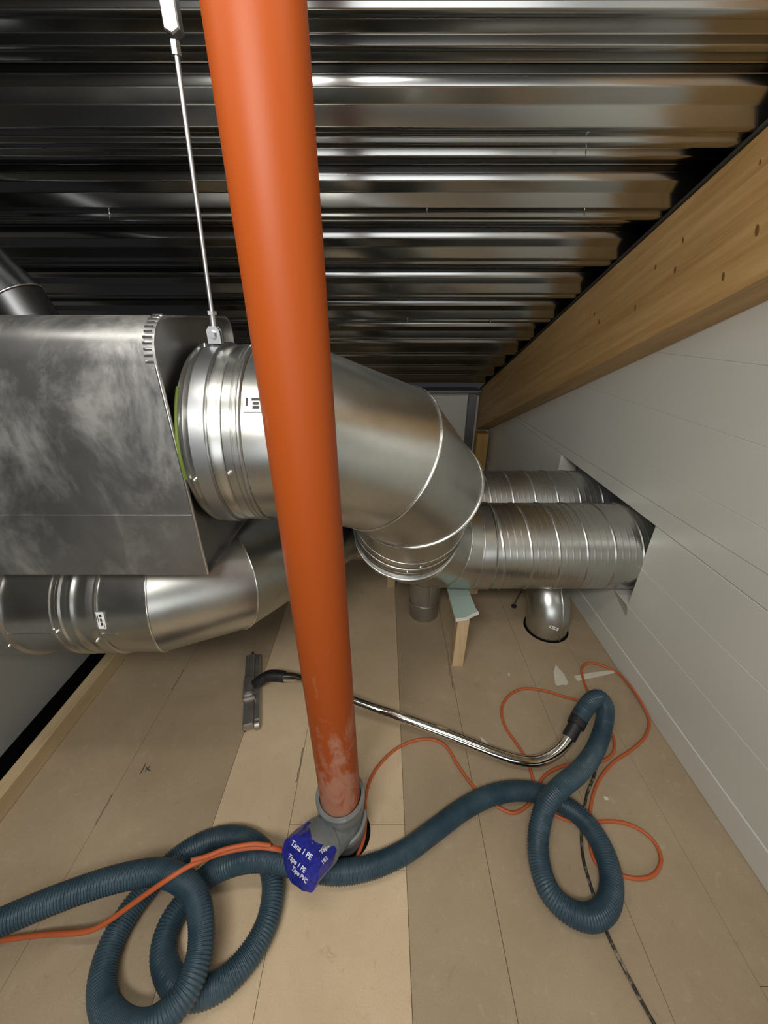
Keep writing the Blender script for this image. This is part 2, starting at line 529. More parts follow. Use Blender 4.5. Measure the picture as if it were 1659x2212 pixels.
# glued timber beam under the deck, along the right wall
XB = 0.89
def clip(poly, f):
    out = []
    for i in range(len(poly)):
        p, q = poly[i - 1], poly[i]
        fp, fq = f(p), f(q)
        if (fp >= 0) != (fq >= 0):
            t = fp / (fp - fq); out.append((p[0] + (q[0] - p[0]) * t, p[1] + (q[1] - p[1]) * t))
        if fq >= 0: out.append(q)
    return out
BH = 0.372
beam = empty('timber_beam', (XB, 3.7, 0.4))
tag(beam, 'golden glued timber beam sloping down along the top of the right wall', 'beam')
pb = [(-2.5, roof_z(-2.5) - 0.012), (3.70, roof_z(3.70) - 0.012), (3.70, roof_z(3.70) - 0.012 - BH), (-2.5, roof_z(-2.5) - 0.012 - BH)]
prism('beam_body', pb, XB, X_WALL - 0.002, M['beam'], beam, 'X', 0.004)
ps = [(-2.5, roof_z(-2.5) - 0.001), (3.70, roof_z(3.70) - 0.001), (3.70, roof_z(3.70) - 0.011), (-2.5, roof_z(-2.5) - 0.011)]
prism('top_strip', ps, XB - 0.004, X_WALL, M['dark_strip'], beam)
def knot(u, v, rl, rs, ang):
    p = at_x(u, v, XB - 0.0012)
    verts = []
    n = 12
    for k in range(n):
        t = 2 * math.pi * k / n
        a, b = rl * math.cos(t), rs * math.sin(t)
        verts.append((p.x, p.y + a * math.cos(ang) - b * math.sin(ang), p.z + a * math.sin(ang) + b * math.cos(ang)))
    verts2 = [(p.x + 0.004, y, z) for _, y, z in verts]
    faces = [tuple(range(n))] + [(i, (i + 1) % n, n + (i + 1) % n, n + i) for i in range(n)]
    mesh('knot', verts + verts2, faces, M['knot'], beam)
for (u, v, rl, rs) in [(1635, 497, 0.016, 0.008), (1642, 350, 0.007, 0.004), (1475, 519, 0.010, 0.005), (1416, 577, 0.009, 0.006), (1458, 583, 0.011, 0.007), (1562, 597, 0.013, 0.007), (1372, 665, 0.013, 0.006), (1284, 678, 0.010, 0.006), (1294, 695, 0.012, 0.006), (1150, 750, 0.010, 0.005), (1050, 860, 0.012, 0.006), (1078, 835, 0.010, 0.005), (1047, 893, 0.012, 0.006)]:
    knot(u, v, rl * 0.85, rs * 0.6, math.radians(68))

# black sheet added so the rib voids above the beam stay dark
pc = [(-2.5, roof_z(-2.5)), (3.78, roof_z(3.78)), (3.78, roof_z(3.78) + 0.14), (-2.5, roof_z(-2.5) + 0.14)]
cl = prism('trim_2', pc, XB + 0.10, XB + 0.12, M['void'])
tag(cl, 'black sheet added to darken the voids between the beam and the deck ribs', None, None, 'structure')

# right wall: white sandwich panels with fine joints, hole for the two ducts
wr = empty('wall_right', (X_WALL, 0, 0))
tag(wr, 'white coated panel wall on the right with a cut hole for two ducts', None, None, 'structure')
zs = [0.100, 0.290, 0.476, 0.664, 0.857, 1.055, 1.250, 1.445, 1.640, 1.835, 2.03, 2.225, 2.42, 2.615, 2.81, 3.0]
for a, b in zip(zs, zs[1:]):
    spans = [(Y_REAR, Y_BACK)]
    if 0.28 < a < 0.6: spans = [(Y_REAR, 1.268 + random.uniform(-0.004, 0.004)), (2.125, Y_BACK)]
    for y0, y1 in spans:
        gp = 0.0001 if abs(a - 0.664) > 0.01 else 0.0022
        poly = [(y0, a + gp), (y1, a + gp), (y1, b - 0.0001), (y0, b - 0.0001)]
        poly = clip(poly, lambda p: roof_z(p[0]) - 0.1 - p[1])
        if len(poly) >= 3: prism('panel', poly, X_WALL, X_WALL + 0.10, M['wall'], wr, 'X', 0.0016)
mesh('hole_edge', [(X_WALL + 0.004, 1.264, 0.288), (X_WALL + 0.004, 2.128, 0.288), (X_WALL + 0.12, 2.128, 0.288), (X_WALL + 0.12, 1.264, 0.288)], [(0, 1, 2, 3)], M['foam'], wr)
mesh('hole_edge', [(X_WALL + 0.004, 2.126, 0.288), (X_WALL + 0.004, 2.126, 0.664), (X_WALL + 0.12, 2.126, 0.664), (X_WALL + 0.12, 2.126, 0.288)], [(0, 1, 2, 3)], M['foam'], wr)
mesh('torn_facing', [(X_WALL - 0.002, 1.27, 0.290), (X_WALL - 0.002, 1.38, 0.291), (X_WALL - 0.003, 1.30, 0.262), (X_WALL - 0.002, 1.25, 0.243), (X_WALL - 0.001, 1.255, 0.268)], [(0, 1, 2, 3, 4)], M['foam'], wr)
bb = box('baseboard_right', (X_WALL - 0.004, Y_REAR, 0.0), (X_WALL + 0.02, Y_BACK, 0.0985), M['wall'], None, 0.0025)
tag(bb, 'white folded base profile along the foot of the right wall', None, None, 'structure')

# back wall
wb = empty('wall_back', (0, Y_BACK, 0))
tag(wb, 'low white panel wall at the far end under the deck', None, None, 'structure')
xs = [-3.04, -2.0, -1.0, 0.0, 0.80, 1.2]
for a, b in zip(xs, xs[1:]):
    prism('panel', [(a + 0.001, 0.0), (b - 0.001, 0.0), (b - 0.001, 0.715), (a + 0.001, 0.715)], Y_BACK, Y_BACK + 0.05, M['wall'], wb, 'Y', 0.003)
box('top_profile', (-3.04, Y_BACK - 0.02, 0.715), (0.87, Y_BACK + 0.05, 0.745), M['wall'], wb, 0.002)
box('flashing', (-3.04, Y_BACK - 0.16, 0.765), (0.88, Y_BACK + 0.05, 0.785), M['steel_grey'], wb, 0.002)
tr = box('trim_3', (0.800, Y_BACK - 0.05, 0.0), (0.872, Y_BACK - 0.004, 0.735), M['steel_grey'], None, 0.002)
tag(tr, 'dark grey steel angle in the far right corner beside the beam end', None, None, 'structure')
po = box('timber_post', (0.885, 3.58, 0.0), (0.995, 3.70, 0.395), M['post_amber'], None, 0.004)
tag(po, 'amber square timber post under the far end of the beam', 'post')

# ------------------------------------------------------------------ duct builders
def mitre(name, pts, rads, parts, parent, mat, n=56, bead=0.0035, bead_mat=None, nxt=None):
    """segmented duct: straight pieces between polyline points, one child per piece, a rolled bead on each mitre"""
    pts = [Vector(p) for p in pts]
    N = len(pts)
    ring = []
    d0 = (pts[1] - pts[0]).normalized()
    u = Vector((0, 0, 1)); u = (u - d0 * u.dot(d0)).normalized(); v = d0.cross(u)
    base = [(u * math.cos(2 * math.pi * k / n) + v * math.sin(2 * math.pi * k / n)) for k in range(n)]
    fr = [(u, v)]
    for i in range(1, N - 1):
        d1 = (pts[i] - pts[i - 1]).normalized(); d2 = (pts[i + 1] - pts[i]).normalized()
        q = d1.rotation_difference(d2)
        u0, v0 = fr[-1]; fr.append((q @ u0, q @ v0))
    segs = []
    for i in range(N - 1):
        d = (pts[i + 1] - pts[i]).normalized()
        if i == 0: na = d
        else: na = ((pts[i] - pts[i - 1]).normalized() + d).normalized()
        if i == N - 2: nb = d if nxt is None else (d + (Vector(nxt) - pts[-1]).normalized()).normalized()
        else: nb = (d + (pts[i + 2] - pts[i + 1]).normalized()).normalized()
        u, v = fr[i]
        ra = rads[i]
        A, B = [], []
        for k in range(n):
            o = (u * math.cos(2 * math.pi * k / n) + v * math.sin(2 * math.pi * k / n)) * ra
            A.append(pts[i] + o - d * (o.dot(na) / d.dot(na)))
            B.append(pts[i + 1] + o - d * (o.dot(nb) / d.dot(nb)))
        verts = A + B
        faces = [(k, (k + 1) % n, n + (k + 1) % n, n + k) for k in range(n)]
        pc = mesh(parts[i], verts, faces, mat, parent, True)
        if i > 0 and bead > 0:
            loop = A + [A[0], A[1]]
            ctr = pts[i]
            ring_tube('seam_bead', A, bead, bead_mat or M['galv_bright'], parent)
    return

def ring_tube(name, loop, r, mat, parent, n=8):
    m = len(loop); verts, faces = [], []
    c = sum(loop, Vector()) / m
    for i in range(m):
        t = (loop[(i + 1) % m] - loop[i - 1]).normalized()
        o = (loop[i] - c); o = (o - t * o.dot(t)).normalized()
        b = t.cross(o)
        for k in range(n):
            a = 2 * math.pi * k / n
            verts.append(loop[i] + (o * math.cos(a) + b * math.sin(a)) * r)
    for i in range(m):
        j = (i + 1) % m
        for k in range(n):
            l = (k + 1) % n
            faces.append((i * n + k, i * n + l, j * n + l, j * n + k))
    return mesh(name, verts, faces, mat, parent, True)

def circ(c, axis, r, n=56):
    t = Vector(axis).normalized()
    u = Vector((0, 0, 1)) if abs(t.z) < 0.9 else Vector((0, 1, 0))
    u = (u - t * u.dot(t)).normalized(); v = t.cross(u)
    return [Vector(c) + (u * math.cos(2 * math.pi * k / n) + v * math.sin(2 * math.pi * k / n)) * r for k in range(n)]

def spiral_duct(name, x0, x1, y, z, r, pitch, mat, parent, n=72):
    prof = [(0.00, 0.0), (0.025, 0.0026), (0.055, 0.0026), (0.08, 0.0), (0.26, 0.0), (0.285, 0.0009), (0.31, 0.0), (0.50, 0.0), (0.525, 0.0009), (0.55, 0.0), (0.74, 0.0), (0.765, 0.0009), (0.79, 0.0)]
    gp_ = []
    for q in range(len(prof)):
        f, h = prof[q]
        f0, h0 = prof[q - 1] if q else (prof[-1][0] - 1, 0.0)
        f1, h1 = prof[q + 1] if q + 1 < len(prof) else (1.0, 0.0)
        if h == 0 and h0 == 0 and f - f0 > 0.05: gp_.append((f - 0.02, 0.0))
        gp_.append((f, h))
        if h == 0 and h1 == 0 and f1 - f > 0.05: gp_.append((f + 0.02, 0.0))
    prof = gp_
    rows = []
    k = -1
    while x0 + k * pitch < x1:
        for f, h in prof: rows.append((x0 + (k + f) * pitch, h))
        k += 1
    verts, faces = [], []
    nn = n + 1
    for X, h in rows:
        for j in range(nn):
            a = 2 * math.pi * j / n
            xx = min(max(X + pitch * j / n, x0), x1)
            verts.append((xx, y + math.cos(a + 1.2) * (r + h), z + math.sin(a + 1.2) * (r + h)))
    for i in range(len(rows) - 1):
        for j in range(n):
            faces.append((i * nn + j, i * nn + j + 1, (i + 1) * nn + j + 1, (i + 1) * nn + j))
    o = mesh(name, verts, faces, mat, parent, True)
    return o

def screw(parent, p, nrm, r=0.0042):
    p = Vector(p); nrm = Vector(nrm).normalized()
    tube('screw', [p - nrm * 0.003, p + nrm * 0.003, p + nrm * 0.0055], [r, r, r * 0.6], M['screw'], parent, 8)

# --- big supply duct: out of the box, segmented bend down and away, bend into the wall
AY, AZ, RB = 0.891, 1.116, 0.195
big = empty('segmented_duct', (-0.387, AY, AZ))
tag(big, 'large shiny segmented duct leaving the box end and bending down to the wall hole', 'duct')
M1 = Vector((-0.190, AY, AZ)); M2 = Vector((-0.012, 0.961, 1.039)); M3 = Vector((0.092, 1.082, 0.905))
RIM = Vector((0.085, 1.267, 0.651))
N1 = Vector((0.115, 1.330, 0.590)); N2 = Vector((0.245, 1.425, 0.497)); N3 = Vector((0.372, 1.450, 0.470)); N4 = Vector((0.402, 1.450, 0.470))
mitre('duct', [(-0.386, AY, AZ), M1, M2, M3], [RB - 0.001, RB, RB], ['collar_piece', 'bend_segment', 'bend_segment'], big, M['galv'], bead=0.0035, nxt=RIM)
dS = (RIM - M3).normalized()
L = (RIM - M3).length
# coupling sleeve between the bends, ribbed
nm = ((M3 - M2).normalized() + dS).normalized()
def skew_ring(c, d, nrm, r, n=56):
    u = Vector((1, 0, 0)); u = (u - d * u.dot(d)).normalized(); v = d.cross(u)
    out = []
    for k in range(n):
        o = (u * math.cos(2 * math.pi * k / n) + v * math.sin(2 * math.pi * k / n)) * r
        out.append(c + o - d * (o.dot(nrm) / d.dot(nrm)))
    return out
A = skew_ring(M3, dS, nm, RB)
ring_tube('seam_bead', A, 0.0052, M['galv_bright'], big)
rings = [skew_ring(M3, dS, nm, RB - 0.002)]
for q, rr in [(0.60, RB - 0.003), (0.62, RB + 0.001), (0.64, RB - 0.003), (0.74, RB - 0.003), (0.76, RB + 0.002), (0.78, RB - 0.003), (0.84, RB - 0.003), (0.855, RB), (0.87, RB - 0.003), (1.0, RB - 0.003)]:
    rings.append(skew_ring(M3 + dS * L * q, dS, dS, rr))
verts = [p for r_ in rings for p in r_]; n = 56
mesh('coupling_sleeve', verts, [(i * n + k, i * n + (k + 1) % n, (i + 1) * n + (k + 1) % n, (i + 1) * n + k) for i in range(len(rings) - 1) for k in range(n)], M['galv'], big, True)
ring_tube('seam_bead', skew_ring(RIM, dS, dS, RB), 0.0052, M['galv_bright'], big)
for q in (0.50, 0.68, 0.80): ring_tube('sleeve_bead', skew_ring(M3 + dS * L * q, dS, dS, RB - 0.0025), 0.0018, M['galv_bright'], big, 6)
mitre('duct', [RIM, N1, N2, N3, N4], [0.188] * 4, ['bend_segment'] * 4, big, M['galv'], bead=0.0030, bead_mat=M['galv'])
lathe('wall_sleeve', N4, (1, 0, 0), [(-0.03, 0.190), (0.04, 0.190), (0.043, 0.1925), (0.047, 0.190)], M['galv'], big, 56)
spiral_duct('spiral_tube', 0.44, 1.60, 1.450, 0.470, 0.1875, 0.110, M['galv'], big)
# collar, gasket, clamp
ga = []
for k in range(24):
    a = math.radians(48 + 52 * k / 23)
    ga.append((-0.3835, AY - 0.1955 * math.sin(a), AZ + 0.1955 * math.cos(a)))
tube('gasket', ga, 0.0042, M['gasket'], big, 8)
lathe('collar', (-0.379, AY, AZ), (1, 0, 0), [(0, 0.192), (0, 0.200), (0.004, 0.2005), (0.006, 0.197), (0.020, 0.1965), (0.024, 0.1985), (0.030, 0.1965), (0.052, 0.1965)], M['galv'], big, 64)
cb = lathe('clamp_band', (-0.360, AY, AZ), (1, 0, 0), [(0, 0.197), (0, 0.2015), (0.028, 0.2015), (0.028, 0.1945)], M['zinc'], big, 64)
lathe('ribbed_sleeve', (-0.330, AY, AZ), (1, 0, 0), [(0, 0.192), (0.001, 0.1965), (0.018, 0.1965), (0.021, 0.1945), (0.026, 0.1945), (0.029, 0.197), (0.044, 0.197), (0.047, 0.1935), (0.050, 0.1985), (0.0535, 0.1985), (0.055, 0.1955), (0.058, 0.1985), (0.0615, 0.1985), (0.064, 0.195)], M['galv'], big, 64)
for a in (95, 168, 262):
    for xx in (-0.368, -0.288):
        d = Vector((0, -math.sin(math.radians(a - 90 + 90)), math.cos(math.radians(a - 90 + 90))))
for xx, a in ((-0.366, 100), (-0.366, 10), (-0.297, 96), (-0.272, 2), (-0.30, 188), (-0.366, 182)):
    ar = math.radians(a); d = Vector((0, -math.sin(ar), math.cos(ar)))
    screw(big, Vector((xx, AY, AZ)) + d * 0.199, d)
for k, (dx, dl) in enumerate([(-0.01, 0.70), (0.03, 0.56)]):
    d = Vector((0, -0.75, -0.45)).normalized()
    d = (d - dS * d.dot(dS)).normalized()
    screw(big, M3 + dS * L * dl + d * 0.195 + Vector((dx, 0, 0)), d)
ar = math.radians(62); dl = Vector((0, -math.sin(ar), math.cos(ar)))

def sticker(parent, c, nrm, up, wd, ht, bars):
    c = Vector(c); nrm = Vector(nrm).normalized(); up = Vector(up); up = (up - nrm * up.dot(nrm)).normalized()
    rt = up.cross(nrm)
    def q(name, x0, x1, y0, y1, h, mat, par):
        vs = [c + rt * x + up * y + nrm * hh for hh in (0, h) for x, y in ((x0, y0), (x1, y0), (x1, y1), (x0, y1))]
        return mesh(name, vs, [(3, 2, 1, 0), (4, 5, 6, 7), (0, 1, 5, 4), (1, 2, 6, 5), (2, 3, 7, 6), (3, 0, 4, 7)], mat, par)
    o = q('label_sticker', -wd / 2, wd / 2, -ht / 2, ht / 2, 0.0012, M['white_label'], parent)
    for (x0, x1, y0, y1) in bars: q('print', x0 * wd, x1 * wd, y0 * ht, y1 * ht, 0.0016, M['ink'], o)
    return o
BARS = [(-0.38, -0.22, -0.15, 0.20), (-0.12, 0.05, -0.10, 0.15), (0.12, 0.30, -0.10, 0.18), (-0.4, 0.1, -0.38, -0.30), (0.18, 0.42, 0.28, 0.36)]
ar = math.radians(58); dl = Vector((0, -math.sin(ar), math.cos(ar)))
sticker(big, Vector((-0.238, AY, AZ)) + dl * 0.1955, dl, (1, 0, 0), 0.030, 0.045, BARS)

# --- hanger rod above the clamp
hg = empty('hanger_rod', (-0.337, AY, 1.318))
tag(hg, 'thin threaded hanger rod with bracket holding the duct clamp from the ceiling', 'hanger')
T0 = Vector((-0.337, AY - 0.002, 1.345)); T1 = Vector((-0.3175, AY - 0.004, 1.762))
prism('clamp_plate', [(-0.354, 1.316), (-0.328, 1.316), (-0.328, 1.340), (-0.334, 1.348), (-0.348, 1.348), (-0.354, 1.340)], AY - 0.045, AY - 0.041, M['zinc'], hg, 'Y')
prism('clamp_plate', [(-0.354, 1.316), (-0.328, 1.316), (-0.328, 1.340), (-0.334, 1.348), (-0.348, 1.348), (-0.354, 1.340)], AY - 0.034, AY - 0.030, M['zinc'], hg, 'Y')
lathe('bolt', (-0.341, AY - 0.053, 1.333), (0, 1, 0), [(0, 0.0), (0, 0.0062), (0.006, 0.0082), (0.008, 0.0082)], M['zinc'], hg, 6, math.radians(20))
T0 = Vector((-0.341, AY - 0.037, 1.335)); T1 = Vector((-0.3225, AY - 0.037, 1.735))
tube('rod', [T0, T1], 0.0042, M['zinc'], hg, 10)
tube('stud_sleeve', [T0 + (T1 - T0) * 0.02, T0 + (T1 - T0) * 0.085], 0.0062, M['zinc'], hg, 10)
tube('nut', [T0 + (T1 - T0) * 0.082, T0 + (T1 - T0) * 0.100], 0.0092, M['zinc'], hg, 6, smooth=False)
tube('nut', [T1 - (T1 - T0) * 0.02, T1 + (T1 - T0) * 0.02], 0.0075, M['zinc'], hg, 6, smooth=False)
xb, yb = T1.x + 0.006, T1.y
prism('top_bracket', [(xb - 0.016, 1.752), (xb - 0.004, 1.746), (xb + 0.008, 1.752), (xb + 0.008, 1.790), (xb - 0.016, 1.790)], yb - 0.010, yb + 0.008, M['galv_dull'], hg, 'Y', 0.002)
prism('bracket_hook', [(xb - 0.018, 1.790), (xb + 0.002, 1.790), (xb - 0.003, 1.820), (xb - 0.022, 1.835)], yb - 0.006, yb + 0.006, M['zinc'], hg, 'Y', 0.002)
tube('anchor_bolt', [(xb - 0.02, yb - 0.004, 1.82), (xb - 0.022, yb - 0.004, 1.99)], 0.005, M['zinc'], hg, 8)

# --- the box the ducts leave (sheet steel plenum)
bx = empty('sheet_metal_box', (-1.2, 0.894, 0.856))
tag(bx, 'big smeared sheet metal box with rounded top edge on the left', 'plenum box')
def rr_profile(y0, y1, z0, z1, r, inset=0.0):
    y0 += inset; y1 -= inset; z0 += inset; z1 -= inset
    pts = [(y0, z0)]
    for k in range(9):
        a = math.pi - (math.pi / 2) * k / 8
        pts.append((y0 + r + r * math.cos(a), z1 - r + r * math.sin(a)))
    for k in range(9):
        a = math.pi / 2 - (math.pi / 2) * k / 8
        pts.append((y1 - r * 0.55 + r * 0.55 * math.cos(a), z1 - r * 0.55 + r * 0.55 * math.sin(a)))
    pts.append((y1, z0))
    return pts
BX1 = -0.387
p_out = rr_profile(0.700, 1.088, 0.856, 1.367, 0.072)
p_in = rr_profile(0.700, 1.088, 0.856, 1.367, 0.068, 0.004)
n = len(p_out)
verts = [(-2.2, y, z) for y, z in p_out] + [(BX1, y, z) for y, z in p_out] + [(BX1, y, z) for y, z in p_in] + [(BX1 - 0.014, y, z) for y, z in p_in]
faces = [(r_ * n + i, r_ * n + (i + 1) % n, (r_ + 1) * n + (i + 1) % n, (r_ + 1) * n + i) for r_ in range(3) for i in range(n)]
mesh('shell', verts, faces, M['box'], bx, True, math.radians(25))
mesh('end_panel', [(BX1 - 0.012, y, z) for y, z in p_in], [tuple(range(n))], M['galv_dull'], bx)
box('lower_panel', (-2.2, 0.6975, 0.8555), (BX1 - 0.001, 0.7005, 1.004), M['box'], bx, 0.0012)
tube('edge_roll', [(BX1 - 0.002, 0.699, 0.858), (BX1 - 0.002, 0.699, 1.29)], 0.0030, M['galv_bright'], bx, 8)
for k in range(11):
    a = math.radians(180 - 8 * k)
    y = 0.772 + 0.0725 * math.cos(a); z = 1.295 + 0.0725 * math.sin(a)
    tube('corner_crimp', [(BX1 - 0.016 - random.uniform(0, 0.003), y, z), (BX1 - 0.003, y, z)], 0.0026, M['galv_bright'], bx, 6)

# --- lower left duct that swings away behind the box
RL, LY, LZ = 0.168, 0.872, 0.684
ld = empty('left_duct', (-1.0, LY, LZ))
tag(ld, 'segmented duct below the box bending back behind the orange pipe to the far wall duct', 'duct')
mitre('duct', [(-2.2, LY, LZ), (-0.612, LY, LZ), (-0.475, 0.955, 0.668), (-0.16, 1.60, 0.53), (0.06, 1.85, 0.47), (0.30, 1.87, 0.47)], [RL, RL, RL, 0.165, 0.165], ['straight_tube', 'bend_segment', 'bend_segment', 'bend_segment', 'bend_segment'], ld, M['galv'], bead=0.0026, bead_mat=M['galv_bright'])
for xx in (-0.955,):
    lathe('ribbed_coupling', (-0.805, LY, LZ), (1, 0, 0), [(0, RL), (0.002, RL + 0.005), (0.010, RL + 0.005), (0.012, RL + 0.002), (0.022, RL + 0.002), (0.026, RL + 0.0055), (0.032, RL + 0.0055), (0.036, RL + 0.002), (0.050, RL + 0.002), (0.054, RL + 0.0045), (0.062, RL + 0.0045), (0.066, RL + 0.002), (0.086, RL + 0.002), (0.090, RL + 0.004), (0.098, RL + 0.004), (0.112, RL + 0.002), (0.115, RL + 0.005), (0.119, RL + 0.005), (0.121, RL)], M['galv'], ld, 64)
lathe('end_coupling', (-1.105, LY, LZ), (1, 0, 0), [(0, RL), (0.002, RL + 0.005), (0.180, RL + 0.005), (0.186, RL + 0.008), (0.190, RL)], M['galv'], ld, 64)
box('lock_seam', (-0.915, LY - 0.1695, LZ - 0.010), (-0.65, LY - 0.165, LZ - 0.006), M['galv'], ld, 0.0008)
for xx, a in ((-0.787, 89), (-0.702, 99), (-0.93, 106)):
    ar = math.radians(a); d = Vector((0, -math.sin(ar), math.cos(ar)))
    screw(ld, Vector((xx, LY, LZ)) + d * (RL + 0.004), d, 0.005)
ar = math.radians(79); dl = Vector((0, -math.sin(ar), math.cos(ar)))
sticker(ld, Vector((-0.676, LY, LZ)) + dl * (RL + 0.0005), dl, (1, 0, 0), 0.044, 0.018, BARS)
spiral_duct('spiral_tube', 0.28, 1.60, 1.870, 0.470, 0.180, 0.110, M['galv_dull'], ld)

# --- small duct on the floor behind the bends
sd = empty('small_duct', (-0.5, 1.70, 0.29))
tag(sd, 'small round duct low behind the orange pipe running left', 'duct')
lathe('tube_body', (-1.10, 1.78, 0.27), (1, 0, 0), [(0, 0), (0, 0.082), (0.90, 0.082), (0.903, 0.085), (0.945, 0.085), (0.948, 0.082), (1.0, 0.082), (1.0, 0)], M['galv'], sd, 40)

# --- small dark duct behind the box at the ceiling
ud = empty('upper_duct', (-1.05, 1.30, 1.40))
tag(ud, 'dark slanting duct behind the top left of the sheet metal box', 'duct')
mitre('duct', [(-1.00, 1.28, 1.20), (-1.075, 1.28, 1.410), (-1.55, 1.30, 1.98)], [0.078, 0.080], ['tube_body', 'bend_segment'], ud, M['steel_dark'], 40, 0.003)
fs = box('foam_strip', (-1.35, 0.78, 1.3675), (-0.80, 0.83, 1.377), M['black'], None, 0.003)
tag(fs, 'black foam strip lying on top of the sheet metal box', 'foam strip')

# --- vertical duct stub and pressed elbow standing on the floor
vd = empty('floor_duct_stub', (0.205, 1.553, 0))
tag(vd, 'short upright round duct on the floor under the big bend', 'duct')
lathe('tube_body', (0.205, 1.553, 0.0), (0, 0, 1), [(0, 0.0745), (0.085, 0.0745), (0.087, 0.0765), (0.091, 0.0765), (0.093, 0.074), (0.212, 0.074), (0.214, 0.076), (0.218, 0.076), (0.22, 0.073), (0.325, 0.073)], M['galv_dull'], vd, 48)
box('lock_seam', (0.222, 1.4785, 0.09), (0.228, 1.482, 0.30), M['galv'], vd, 0.0008)
ed = empty('floor_elbow', (0.798, 1.445, 0))
tag(ed, 'shiny pressed duct elbow rising from a round floor hole beside the right wall', 'duct elbow')
path = [(0.798, 1.445, -0.01), (0.798, 1.445, 0.04)]
for k in range(1, 13):
    a = math.pi / 2 * k / 12
    path.append((0.798, 1.445 + 0.15 * (1 - math.cos(a)), 0.04 + 0.15 * math.sin(a)))
path.append((0.798, 1.645, 0.19))
tube('elbow_shell', path, [0.096] * len(path), M['galv'], ed, 40)
sp = []
for p in path:
    sp.append(Vector(p))
ridge = []
frx = frames(sp)
for p, (t, u, v) in zip(sp, frx):
    out = Vector((0, -t.z, t.y))
    ridge.append(p + (out * math.cos(math.radians(18)) + Vector((1, 0, 0)) * math.sin(math.radians(18))) * 0.0965)
tube('pressed_seam', ridge, 0.0035, M['galv'], ed, 8)
lathe('floor_hole_edge', (0.798, 1.445, -0.004), (0, 0, 1), [(0, 0.096), (0.0052, 0.096), (0.0052, 0.1045), (0, 0.1045)], M['void'], ed, 40)
d = Vector((-0.12, -0.88, 0.46)).normalized()
sticker(ed, Vector((0.798, 1.447, 0.055)) + Vector((-0.012, -0.0955, 0.028)), (-0.1, -0.93, 0.36), (0.30, 0, 1), 0.042, 0.014, BARS)
sc_ = empty('floor_sensor', (0.57, 1.60, 0))
tag(sc_, 'small dark puck on a thin black lead beside the floor elbow', 'sensor')
q0 = at(1110, 1309, 0.006)
lathe('puck', (q0.x, q0.y, 0), (0, 0, 1), [(0, 0), (0, 0.013), (0.009, 0.013), (0.011, 0.010), (0.011, 0)], M['black'], sc_, 16)
tube('lead', spline([(q0.x, q0.y, 0.010), (q0.x + 0.018, q0.y + 0.02, 0.04), (q0.x + 0.04, q0.y + 0.02, 0.11), (q0.x + 0.015, q0.y - 0.02, 0.20), (q0.x - 0.01, q0.y - 0.05, 0.285)], 0.006), 0.003, M['black'], sc_, 8)

# --- props under the duct
def prop(name, x, y, z1, w_, label, lean=0.0):
    o = prism(name, [(x - w_ / 2, 0.0), (x + w_ / 2, 0.0), (x + w_ / 2 + lean, z1), (x - w_ / 2 + lean, z1)], y, y + 0.045, M['pine'], None, 'Y', 0.002)
    tag(o, label, 'timber prop', 'pine props under the ducts')
prop('timber_prop', 0.322, 1.204, 0.268, 0.048, 'nearest pale pine prop standing under the green board', 0.004)
prop('timber_prop', 0.372, 1.645, 0.268, 0.044, 'short pine prop behind the green board, right of the upright duct stub')
prop('timber_prop', 0.041, 1.758, 0.290, 0.044, 'pine prop left of the upright duct stub, half behind the bend')
prop('timber_prop', 0.492, 1.700, 0.290, 0.050, 'stub of pale wood barely showing below the spiral duct')
gb = empty('plasterboard_scrap', (0.34, 1.3, 0.27))
tag(gb, 'green plasterboard offcut with broken white edge wedged under the duct', 'plasterboard')
pl = [(0.289, 1.190), (0.335, 1.196), (0.372, 1.222), (0.392, 1.232), (0.384, 1.255), (0.376, 1.40), (0.385, 1.70), (0.300, 1.70), (0.285, 1.40)]
prism('board_core', [(x, y) for x, y in pl], 0.2695, 0.2795, M['plaster_core'], gb, 'Z')
prism('paper_face', [(x - 0.002, y + 0.007) for x, y in pl], 0.2796, 0.2806, M['plaster_green'], gb, 'Z')

# ------------------------------------------------------------------ orange drain pipe with grey fitting
PX, PY = -0.1205, 0.600
pp = empty('orange_pipe', (PX, PY, 0.16))
tag(pp, 'orange plastic drain pipe rising from the floor fitting through the ceiling', 'pipe')
tube('pipe_body', [(PX, PY, 0.150), (PX - 0.0205, PY, 2.15)], 0.055, M['pipe'], pp, 64)
ft = empty('grey_pipe_fitting', (PX, PY, 0))
tag(ft, 'grey plastic branch fitting on the floor under the orange pipe', 'pipe fitting')
lathe('socket', (PX, PY, 0.0), (0, 0, 1), [(0.0, 0.064), (0.045, 0.064), (0.050, 0.068), (0.062, 0.068), (0.066, 0.060), (0.10, 0.0585), (0.128, 0.060), (0.136, 0.0645), (0.172, 0.0645), (0.176, 0.0675), (0.190, 0.0680), (0.193, 0.066), (0.193, 0.0575), (0.150, 0.0565)], M['grey_plastic'], ft, 64)
BA = Vector((PX + 0.012, PY + 0.010, 0.055)); BE = Vector((-0.203, 0.476, 0.140)); BD = (BE - BA).normalized()
LB = (BE - BA).length
lathe('branch', BA, BD, [(0.0, 0.055), (LB - 0.075, 0.055), (LB - 0.070, 0.0595), (LB + 0.004, 0.0595), (LB + 0.010, 0.055), (LB + 0.012, 0.0)], M['grey_plastic'], ft, 56)
lathe('dark_floor_disc', (PX + 0.010, PY - 0.004, 0.0002), (0, 0, 1), [(0, 0.0), (0.0006, 0.070), (0.0, 0.0705)], M['void'], ft, 40)  # flat black disc painted in place of the dark hole in the floor
rg = []
for k in range(30):
    a = -0.7 + 2.0 * k / 29
    rg.append(Vector((PX + 0.066 * math.sin(a + 0.4), PY - 0.066 * math.cos(a + 0.4), 0.062 + 0.030 * k / 29)))
